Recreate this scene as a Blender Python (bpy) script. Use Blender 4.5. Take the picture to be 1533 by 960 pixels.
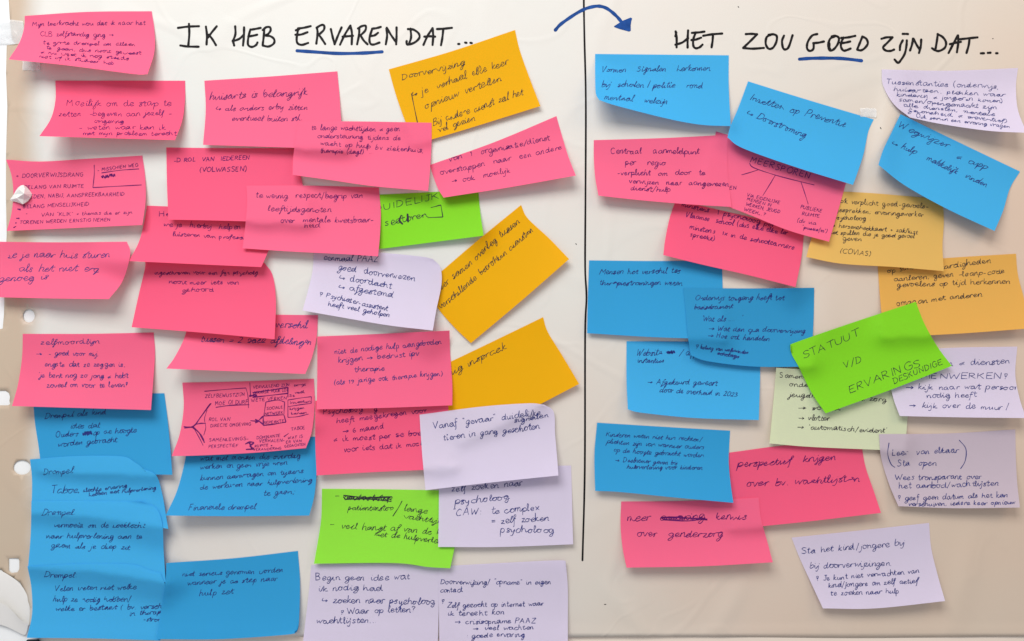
import bpy, bmesh, math, random
import numpy as np
from mathutils import Vector
from mathutils.bvhtree import BVHTree
from mathutils.geometry import delaunay_2d_cdt

for o in list(bpy.data.objects):
    bpy.data.objects.remove(o)
scene = bpy.context.scene
COL = scene.collection

# ------------------------------------------------------------------ scale: the wall is the plane y = 0
S = 0.000635            # metres on the wall per unit of the sketch grid (a note is 200 x 120 units = 127 x 76 mm)
CX, CY = 766.5, 480.0
D = 0.80                # distance of the camera from the wall

# ------------------------------------------------------------------ camera
cam_d = bpy.data.cameras.new("camera")
cam = bpy.data.objects.new("camera", cam_d); COL.objects.link(cam)
cam.location = (0, -D, 0); cam.rotation_euler = (math.radians(90), 0, 0)
cam_d.sensor_fit = 'HORIZONTAL'
cam_d.angle = 2*math.atan(CX*S/D)
cam_d.clip_start = 0.01; cam_d.clip_end = 50
scene.camera = cam

# ------------------------------------------------------------------ room light (indoors: soft lamps and an even fill)
w = bpy.data.worlds.new("World"); scene.world = w; w.use_nodes = True
w.node_tree.nodes["Background"].inputs[0].default_value = (0.95, 0.95, 1.0, 1)
w.node_tree.nodes["Background"].inputs[1].default_value = 0.50

def area(name, loc, target, size, size_y, energy, color):
    l = bpy.data.lights.new(name, 'AREA'); l.shape = 'RECTANGLE'
    l.size = size; l.size_y = size_y; l.energy = energy; l.color = color
    o = bpy.data.objects.new(name, l); COL.objects.link(o); o.location = loc
    o.rotation_euler = (Vector(target)-Vector(loc)).to_track_quat('-Z', 'Y').to_euler()
    return o
area("window_light", (-0.50, -1.32, 1.22), (-0.12, 0, -0.02), 1.3, 0.75, 29.5, (1.0, 0.985, 0.965))
area("room_lamp", (0.95, -0.75, 0.75), (0.4, 0, 0.1), 0.5, 0.35, 2.6, (1.0, 0.72, 0.52))

scene.view_settings.view_transform = 'Standard'
scene.view_settings.look = 'None'
scene.view_settings.exposure = 0.0
scene.view_settings.gamma = 1.0
scene.cycles.max_bounces = 8
scene.cycles.diffuse_bounces = 5

# ------------------------------------------------------------------ helpers
CAM = Vector((0, -D, 0))
def W(px, py, h=0.0):
    """point h metres in front of the wall; grid coordinates run right and down"""
    t = (D-h)/D
    return Vector(((px-CX)*S*t, -h, (CY-py)*S*t))

def link(name, mesh, mat=None, parent=None):
    o = bpy.data.objects.new(name, mesh); COL.objects.link(o)
    if mat: mesh.materials.append(mat)
    if parent: o.parent = parent
    return o
def tag(o, label=None, cat=None, group=None, kind=None):
    if label: o["label"] = label
    if cat: o["category"] = cat
    if group: o["group"] = group
    if kind: o["kind"] = kind

def paper_mat(name, col, rough=0.62, transl=0.32, mottle=0.05, bump=0.05, spec=0.16, scale=1.0):
    m = bpy.data.materials.new(name); m.use_nodes = True
    nt = m.node_tree; N = nt.nodes; L = nt.links
    p = N["Principled BSDF"]; out = N["Material Output"]
    p.inputs["Roughness"].default_value = rough
    p.inputs["Specular IOR Level"].default_value = spec
    tc = N.new("ShaderNodeTexCoord")
    n1 = N.new("ShaderNodeTexNoise"); n1.inputs["Scale"].default_value = 9*scale; n1.inputs["Detail"].default_value = 6
    L.new(tc.outputs["Object"], n1.inputs["Vector"])
    mx = N.new("ShaderNodeMix"); mx.data_type = 'RGBA'
    c0 = [min(1, c*(1-mottle)) for c in col]; c1 = [min(1, c*(1+mottle)) for c in col]
    mx.inputs["A"].default_value = (*c0, 1); mx.inputs["B"].default_value = (*c1, 1)
    L.new(n1.outputs["Fac"], mx.inputs["Factor"])
    L.new(mx.outputs["Result"], p.inputs["Base Color"])
    n2 = N.new("ShaderNodeTexNoise"); n2.inputs["Scale"].default_value = 900; n2.inputs["Detail"].default_value = 3
    L.new(tc.outputs["Object"], n2.inputs["Vector"])
    n3 = N.new("ShaderNodeTexNoise"); n3.inputs["Scale"].default_value = 45; n3.inputs["Detail"].default_value = 2
    L.new(tc.outputs["Object"], n3.inputs["Vector"])
    b1 = N.new("ShaderNodeBump"); b1.inputs["Strength"].default_value = bump; b1.inputs["Distance"].default_value = 0.0004
    b2 = N.new("ShaderNodeBump"); b2.inputs["Strength"].default_value = 0.10; b2.inputs["Distance"].default_value = 0.0015
    L.new(n2.outputs["Fac"], b1.inputs["Height"]); L.new(n3.outputs["Fac"], b2.inputs["Height"])
    L.new(b1.outputs["Normal"], b2.inputs["Normal"]); L.new(b2.outputs["Normal"], p.inputs["Normal"])
    if transl > 0:
        t = N.new("ShaderNodeBsdfTranslucent"); L.new(mx.outputs["Result"], t.inputs["Color"])
        ms = N.new("ShaderNodeMixShader"); ms.inputs[0].default_value = transl
        L.new(p.outputs[0], ms.inputs[1]); L.new(t.outputs[0], ms.inputs[2]); L.new(ms.outputs[0], out.inputs["Surface"])
    return m

def ink_mat(name, col, rough=0.5):
    m = bpy.data.materials.new(name); m.use_nodes = True
    nt = m.node_tree; N = nt.nodes; L = nt.links
    p = N["Principled BSDF"]; p.inputs["Roughness"].default_value = rough; p.inputs["Specular IOR Level"].default_value = 0.06
    tc = N.new("ShaderNodeTexCoord"); n = N.new("ShaderNodeTexNoise"); n.inputs["Scale"].default_value = 160; n.inputs["Detail"].default_value = 4
    L.new(tc.outputs["Object"], n.inputs["Vector"])
    mx = N.new("ShaderNodeMix"); mx.data_type = 'RGBA'
    mx.inputs["A"].default_value = (*[c*0.55 for c in col], 1); mx.inputs["B"].default_value = (*[min(1, c*1.6+0.004) for c in col], 1)
    L.new(n.outputs["Fac"], mx.inputs["Factor"]); L.new(mx.outputs["Result"], p.inputs["Base Color"])
    return m

COLS = {
 'P': (1.0, 0.178, 0.335), 'Q': (1.0, 0.142, 0.285), 'E': (0.045, 0.44, 0.80), 'B': (0.072, 0.53, 0.90), 'Y': (0.92, 0.52, 0.002), 'y': (0.86, 0.58, 0.16),  # Q and E: the pink and blue papers with shade put into the colour
 'o': (0.88, 0.53, 0.12), 'G': (0.29, 0.80, 0.025), 'H': (0.38, 0.90, 0.07), 'p': (0.78, 0.84, 0.60), 'W': (0.81, 0.75, 0.89), 'M': (0.70, 0.61, 0.69), 'D': (0.040, 0.39, 0.72)}  # M: the lilac paper darkened, its shade painted into the colour
MNAME = {'P': 'pink_paper', 'Q': 'shaded_pink_paper', 'E': 'shaded_blue_paper', 'B': 'blue_paper', 'Y': 'amber_paper', 'y': 'pale_yellow_paper', 'o': 'soft_orange_paper', 'G': 'green_paper',
         'H': 'bright_green_paper', 'p': 'pale_green_paper', 'W': 'lilac_white_paper', 'M': 'shaded_lilac_paper', 'D': 'dusky_blue_paper'}
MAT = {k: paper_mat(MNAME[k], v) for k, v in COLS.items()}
INK = {'k': ink_mat('black_pen_ink', (0.028, 0.024, 0.034)), 'v': ink_mat('violet_pen_ink', (0.10, 0.007, 0.10)),
       'b': ink_mat('navy_pen_ink', (0.020, 0.030, 0.17)), 'M': ink_mat('black_marker_ink', (0.010, 0.009, 0.010), 0.4),
       'A': ink_mat('blue_marker_ink', (0.012, 0.060, 0.240), 0.4)}

# ------------------------------------------------------------------ relief of the sheet
def sheet_h(px, py):
    h = 0.0020
    h += 0.0009*math.sin(px/150.0+0.6*math.sin(py/210.0)) * math.sin(py/260.0+0.8)
    h += 0.0004*math.sin(px/61.0+py/90.0)*math.sin(py/75.0-px/200.0)
    # soft upright folds, a lying crease near the lower edge, a buckle under the pale note top right
    for (x0, k, wd, a, y0, y1) in ((1325, -0.16, 17, 0.0034, 210, 95), (70, 0.05, 26, 0.0032, 170, 130), (150, -0.1, 16, 0.0012, 60, 120),
                                   (462, 0.10, 20, 0.0014, 560, 170), (868, 0.0, 30, 0.0012, 560, 240), (1090, -0.5, 15, 0.0010, 915, 60),
                                   (945, 0.8, 12, 0.0009, 925, 45), (1440, -0.2, 20, 0.0012, 880, 90), (1235, 0.1, 24, 0.0016, 470, 80), (60, -0.1, 18, 0.0015, 560, 90)):
        d = (px-x0-k*(py-y0))/wd
        h += 1.5*a*math.exp(-d*d)*math.exp(-((py-y0)/y1)**2)
    d = (py-948-3*math.sin(px/120))/5.0
    h += 0.0009*math.exp(-d*d)
    # the left margin falls back towards the wall
    if px < 60: h = 0.0006+(h-0.0006)*max(0.0, px/60.0)**1.5 if px > 0 else 0.0006
    return h

# ------------------------------------------------------------------ wall (structure)
def wall():
    bm = bmesh.new()
    vs = [bm.verts.new(p) for p in ((-1.6, 0, -1.1), (1.6, 0, -1.1), (1.6, 0, 1.1), (-1.6, 0, 1.1))]
    f = bm.faces.new(vs)
    r = bmesh.ops.extrude_face_region(bm, geom=[f])
    for v in r['geom']:
        if isinstance(v, bmesh.types.BMVert): v.co.y += 0.12
    bmesh.ops.recalc_face_normals(bm, faces=bm.faces)
    me = bpy.data.meshes.new("wall"); bm.to_mesh(me); bm.free()
    o = link("wall", me, paper_mat('wall_paint', (0.86, 0.88, 0.88), 0.6, 0.0, 0.03, 0.12)); tag(o, kind="structure")
wall()

# ------------------------------------------------------------------ sheet mesh with punched holes
def sheet_material():
    m = paper_mat('sheet_paper', (0.715, 0.70, 0.665), 0.46, 0.0, 0.05, 0.12, 0.4, 0.5)
    nt = m.node_tree; N = nt.nodes; L = nt.links; p = N["Principled BSDF"]
    base = p.inputs["Base Color"].links[0].from_socket
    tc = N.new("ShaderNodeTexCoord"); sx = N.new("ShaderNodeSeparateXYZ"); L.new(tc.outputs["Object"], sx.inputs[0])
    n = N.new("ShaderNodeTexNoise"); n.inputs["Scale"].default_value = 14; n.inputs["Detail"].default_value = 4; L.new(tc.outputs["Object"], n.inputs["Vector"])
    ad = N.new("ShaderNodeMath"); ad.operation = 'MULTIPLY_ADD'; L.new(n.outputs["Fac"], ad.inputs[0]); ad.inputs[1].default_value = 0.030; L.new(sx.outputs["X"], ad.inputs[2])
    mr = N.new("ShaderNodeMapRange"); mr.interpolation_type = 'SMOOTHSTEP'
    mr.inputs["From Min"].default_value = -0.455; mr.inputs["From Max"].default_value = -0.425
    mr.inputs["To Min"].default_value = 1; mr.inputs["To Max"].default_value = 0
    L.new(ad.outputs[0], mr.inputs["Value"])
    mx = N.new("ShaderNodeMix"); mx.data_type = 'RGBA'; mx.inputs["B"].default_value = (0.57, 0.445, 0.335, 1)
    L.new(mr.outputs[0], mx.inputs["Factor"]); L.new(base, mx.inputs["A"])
    # the sheet colour goes darker and beiger towards its right and lower side
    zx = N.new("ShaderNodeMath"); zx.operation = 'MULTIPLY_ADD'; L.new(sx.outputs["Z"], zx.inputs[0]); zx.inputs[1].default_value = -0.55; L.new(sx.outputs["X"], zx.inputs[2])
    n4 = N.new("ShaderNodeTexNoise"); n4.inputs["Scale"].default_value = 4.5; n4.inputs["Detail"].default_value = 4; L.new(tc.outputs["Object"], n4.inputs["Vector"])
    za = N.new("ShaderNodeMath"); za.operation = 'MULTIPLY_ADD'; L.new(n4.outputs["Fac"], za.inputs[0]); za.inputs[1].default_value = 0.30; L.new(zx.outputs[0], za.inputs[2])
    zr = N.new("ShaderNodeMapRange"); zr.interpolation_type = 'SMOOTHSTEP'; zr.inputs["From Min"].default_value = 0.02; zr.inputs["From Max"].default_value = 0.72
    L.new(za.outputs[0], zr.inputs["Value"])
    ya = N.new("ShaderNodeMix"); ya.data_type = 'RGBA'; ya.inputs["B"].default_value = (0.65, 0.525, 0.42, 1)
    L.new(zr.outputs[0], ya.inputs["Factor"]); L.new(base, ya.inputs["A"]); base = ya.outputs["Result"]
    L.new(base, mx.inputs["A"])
    # warm and cool age mottling of the paper
    n2 = N.new("ShaderNodeTexNoise"); n2.inputs["Scale"].default_value = 3.2; n2.inputs["Detail"].default_value = 5; L.new(tc.outputs["Object"], n2.inputs["Vector"])
    cr = N.new("ShaderNodeValToRGB"); cr.color_ramp.elements[0].position = 0.35; cr.color_ramp.elements[1].position = 0.68
    cr.color_ramp.elements[0].color = (0.95, 1.0, 1.0, 1); cr.color_ramp.elements[1].color = (1.0, 0.955, 0.92, 1)
    L.new(n2.outputs["Fac"], cr.inputs[0])
    mu = N.new("ShaderNodeMix"); mu.data_type = 'RGBA'; mu.blend_type = 'MULTIPLY'; mu.inputs["Factor"].default_value = 1
    L.new(mx.outputs["Result"], mu.inputs["A"]); L.new(cr.outputs[0], mu.inputs["B"])
    L.new(mu.outputs["Result"], p.inputs["Base Color"])
    # fine handling creases: thin ridges where a noise field crosses its middle value
    prev = p.inputs["Normal"].links[0].from_socket
    for sc_, dist, wdt in ((3.5, 0.0011, 0.020), (9.0, 0.0005, 0.03)):
        nz = N.new("ShaderNodeTexNoise"); nz.inputs["Scale"].default_value = sc_; nz.inputs["Detail"].default_value = 1.5; nz.inputs["Distortion"].default_value = 0.6
        L.new(tc.outputs["Object"], nz.inputs["Vector"])
        s1 = N.new("ShaderNodeMath"); s1.operation = 'SUBTRACT'; s1.inputs[1].default_value = 0.5; L.new(nz.outputs["Fac"], s1.inputs[0])
        s2 = N.new("ShaderNodeMath"); s2.operation = 'ABSOLUTE'; L.new(s1.outputs[0], s2.inputs[0])
        s3 = N.new("ShaderNodeMapRange"); s3.interpolation_type = 'SMOOTHSTEP'; s3.inputs["From Max"].default_value = wdt; s3.inputs["To Min"].default_value = 1; s3.inputs["To Max"].default_value = 0
        L.new(s2.outputs[0], s3.inputs["Value"])
        bb = N.new("ShaderNodeBump"); bb.inputs["Strength"].default_value = 0.22; bb.inputs["Distance"].default_value = dist
        L.new(s3.outputs[0], bb.inputs["Height"]); L.new(prev, bb.inputs["Normal"]); prev = bb.outputs["Normal"]
    L.new(prev, p.inputs["Normal"])
    return m

def build_sheet():
    outline = [(13, -90), (13, 0), (15, 35), (18, 60), (24, 66), (10, 68), (9, 110), (11, 160), (9, 232), (9, 300), (10, 350), (7, 430), (6, 470), (4, 492),
               (-30, 500), (-60, 505), (-60, 846), (-20, 850), (2, 853), (9, 861), (20, 865), (30, 872), (37, 885), (45, 910), (44, 935), (52, 953)]
    x = 80
    while x < 1680:
        outline.append((x, 954+1.2*math.sin(x/90))); x += 40
    outline += [(1690, 954), (1690, -90)]
    holes = [[(33+13*math.cos(a), 700+11*math.sin(a)) for a in np.linspace(0, 2*math.pi, 20, endpoint=False)],
             [(43+9*math.cos(a), 473+10*math.sin(a)) for a in np.linspace(0, 2*math.pi, 18, endpoint=False)],
             [(13, 836), (27, 836), (29, 839), (29, 852), (26, 857), (17, 858), (13, 854)],
             [(-30, 585), (8, 585), (13, 588), (15, 594), (14, 600), (15, 605), (12, 607), (-30, 607)]]
    pts = []; edges = []
    def loop(L):
        b = len(pts)
        for p in L: pts.append(Vector(p))
        for i in range(len(L)): edges.append((b+i, b+(i+1) % len(L)))
    loop(outline)
    for hl in holes: loop(hl)
    def inside(p, poly):
        c = False; n = len(poly); x, y = p
        for i in range(n):
            x0, y0 = poly[i]; x1, y1 = poly[(i+1) % n]
            if (y0 > y) != (y1 > y) and x < (x1-x0)*(y-y0)/(y1-y0)+x0: c = not c
        return c
    for j in range(-88, 953, 9):
        for i in range(-58, 1690, 9):
            p = (i+(j//9 % 2)*4.5, j)
            if inside(p, outline) and not any(abs(p[0]-h[0][0]) < 60 and inside(p, h) for h in holes): pts.append(Vector(p))
    vs, es, fs, *_ = delaunay_2d_cdt(pts, edges, [], 0, 1e-4)
    faces = []
    for f in fs:
        c = sum((vs[i] for i in f), Vector((0, 0)))/len(f)
        if inside(c, outline) and not any(inside(c, h) for h in holes): faces.append(f)
    me = bpy.data.meshes.new("paper_sheet")
    co = [W(v.x, v.y, sheet_h(v.x, v.y)) for v in vs]
    me.from_pydata(co, [], [list(f) for f in faces])
    bm = bmesh.new(); bm.from_mesh(me)
    for f in bm.faces:
        if f.normal.y > 0: f.normal_flip()
        f.smooth = True
    bmesh.ops.delete(bm, geom=[v for v in bm.verts if not v.link_faces], context='VERTS')
    bm.to_mesh(me); bm.free()
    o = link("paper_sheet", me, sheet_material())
    s = o.modifiers.new("thickness", 'SOLIDIFY'); s.thickness = 0.00018; s.offset = -1
    tag(o, "large off-white paper sheet with two marker headings, punched holes and torn left edge", "paper sheet")
    return o, BVHTree.FromPolygons(co, [list(f) for f in faces])
SHEET, SHEET_BVH = build_sheet()

def lower_sheet():
    xs = list(range(60, 1700, 20)); ys = [946, 956, 970, 1000, 1080]
    co = [W(x, y, 0.0009+0.0002*math.sin(x/70+y/40)) for y in ys for x in xs]; n = len(xs)
    me = bpy.data.meshes.new("lower_sheet")
    me.from_pydata([tuple(c) for c in co], [], [(j*n+i, (j+1)*n+i, (j+1)*n+i+1, j*n+i+1) for j in range(len(ys)-1) for i in range(n-1)])
    o = link("lower_sheet", me, paper_mat('lower_sheet_paper', (0.80, 0.70, 0.60), 0.5, 0.0, 0.03, 0.05))
    s = o.modifiers.new("thickness", 'SOLIDIFY'); s.thickness = 0.0002; s.offset = -1
    tag(o, "strip of a second off-white paper sheet showing along the bottom edge", "paper sheet")
lower_sheet()

# ------------------------------------------------------------------ pen strokes as thin ribbons of ink lying on a surface
def cr(pts, n):
    if len(pts) < 3: 
        (x0, y0), (x1, y1) = pts[0], pts[-1]
        k = max(2, n+1)
        return [(x0+(x1-x0)*i/k, y0+(y1-y0)*i/k) for i in range(k+1)]
    P = [(2*pts[0][0]-pts[1][0], 2*pts[0][1]-pts[1][1])]+list(pts)+[(2*pts[-1][0]-pts[-2][0], 2*pts[-1][1]-pts[-2][1])]
    out = []
    for i in range(1, len(P)-2):
        for j in range(n):
            t = j/n; t2 = t*t; t3 = t2*t
            out.append(tuple(0.5*(2*P[i][k]+(P[i+1][k]-P[i-1][k])*t+(2*P[i-1][k]-5*P[i][k]+4*P[i+1][k]-P[i+2][k])*t2
                       + (3*P[i][k]-P[i-1][k]-3*P[i+1][k]+P[i+2][k])*t3) for k in (0, 1)))
    out.append(tuple(pts[-1]))
    return out

class Ink:
    def __init__(s, bvh, seed=1):
        s.bvh = bvh; s.v = []; s.f = []; s.lift = 0.00011; s.rng = random.Random(seed)
    def proj(s, x, y):
        d = (W(x, y)-CAM).normalized()
        loc, nrm, idx, dist = s.bvh.ray_cast(CAM, d)
        if loc is None: return None
        return loc-d*s.lift
    def stroke(s, pts, width, sub=3, raw=False, caps=0, vary=0.42):
        P = pts if raw else cr(pts, sub)
        Q = [P[0]]
        for p in P[1:]:
            if math.hypot(p[0]-Q[-1][0], p[1]-Q[-1][1]) > 0.15: Q.append(p)
        if len(Q) < 2:
            width *= 1.7; Q = [(Q[0][0]-width*0.5, Q[0][1]), (Q[0][0]+width*0.5, Q[0][1]+0.1)]
        wd = []
        ph = s.rng.random()*6
        for i in range(len(Q)): wd.append(width*0.5*(1+vary*math.sin(ph+i*0.9)*0.6+vary*(s.rng.random()-0.5)*0.6))
        if caps:
            def cap(a, b):
                dx, dy = a[0]-b[0], a[1]-b[1]; L = math.hypot(dx, dy) or 1; dx /= L; dy /= L
                r = width*0.5
                return [(a[0]+dx*r*t, a[1]+dy*r*t) for t in (0.5, 0.85, 1.0)], [r*math.sqrt(max(0.01, 1-t*t)) for t in (0.5, 0.85, 1.0)]
            a, wa = cap(Q[0], Q[1]); b, wb = cap(Q[-1], Q[-2])
            Q = a[::-1]+Q+b; wd = wa[::-1]+wd+wb
        prev = None
        n = len(Q)
        for i in range(n):
            a = Q[max(0, i-1)]; b = Q[min(n-1, i+1)]
            dx, dy = b[0]-a[0], b[1]-a[1]; L = math.hypot(dx, dy) or 1
            nx, ny = -dy/L*wd[i], dx/L*wd[i]
            l = s.proj(Q[i][0]+nx, Q[i][1]+ny); r = s.proj(Q[i][0]-nx, Q[i][1]-ny)
            if l is None or r is None: prev = None; continue
            k = len(s.v); s.v += [l, r]
            if prev is not None: s.f.append((prev, prev+1, k+1, k))
            prev = k
        s.lift = 0.00011 + (s.lift-0.00011+0.0000011) % 0.00008
    def poly(s, pts):
        k = len(s.v); P = [s.proj(*p) for p in pts]
        if any(p is None for p in P): return
        s.v += P; s.f.append(tuple(range(k, k+len(P))))
    def build(s, name, mat, parent):
        if not s.f: return None
        me = bpy.data.meshes.new(name); me.from_pydata([tuple(v) for v in s.v], [], s.f)
        bm = bmesh.new(); bm.from_mesh(me)
        for f in bm.faces:
            if f.normal.y > 0: f.normal_flip()
        bm.to_mesh(me); bm.free()
        return link(name, me, mat, parent)

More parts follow.
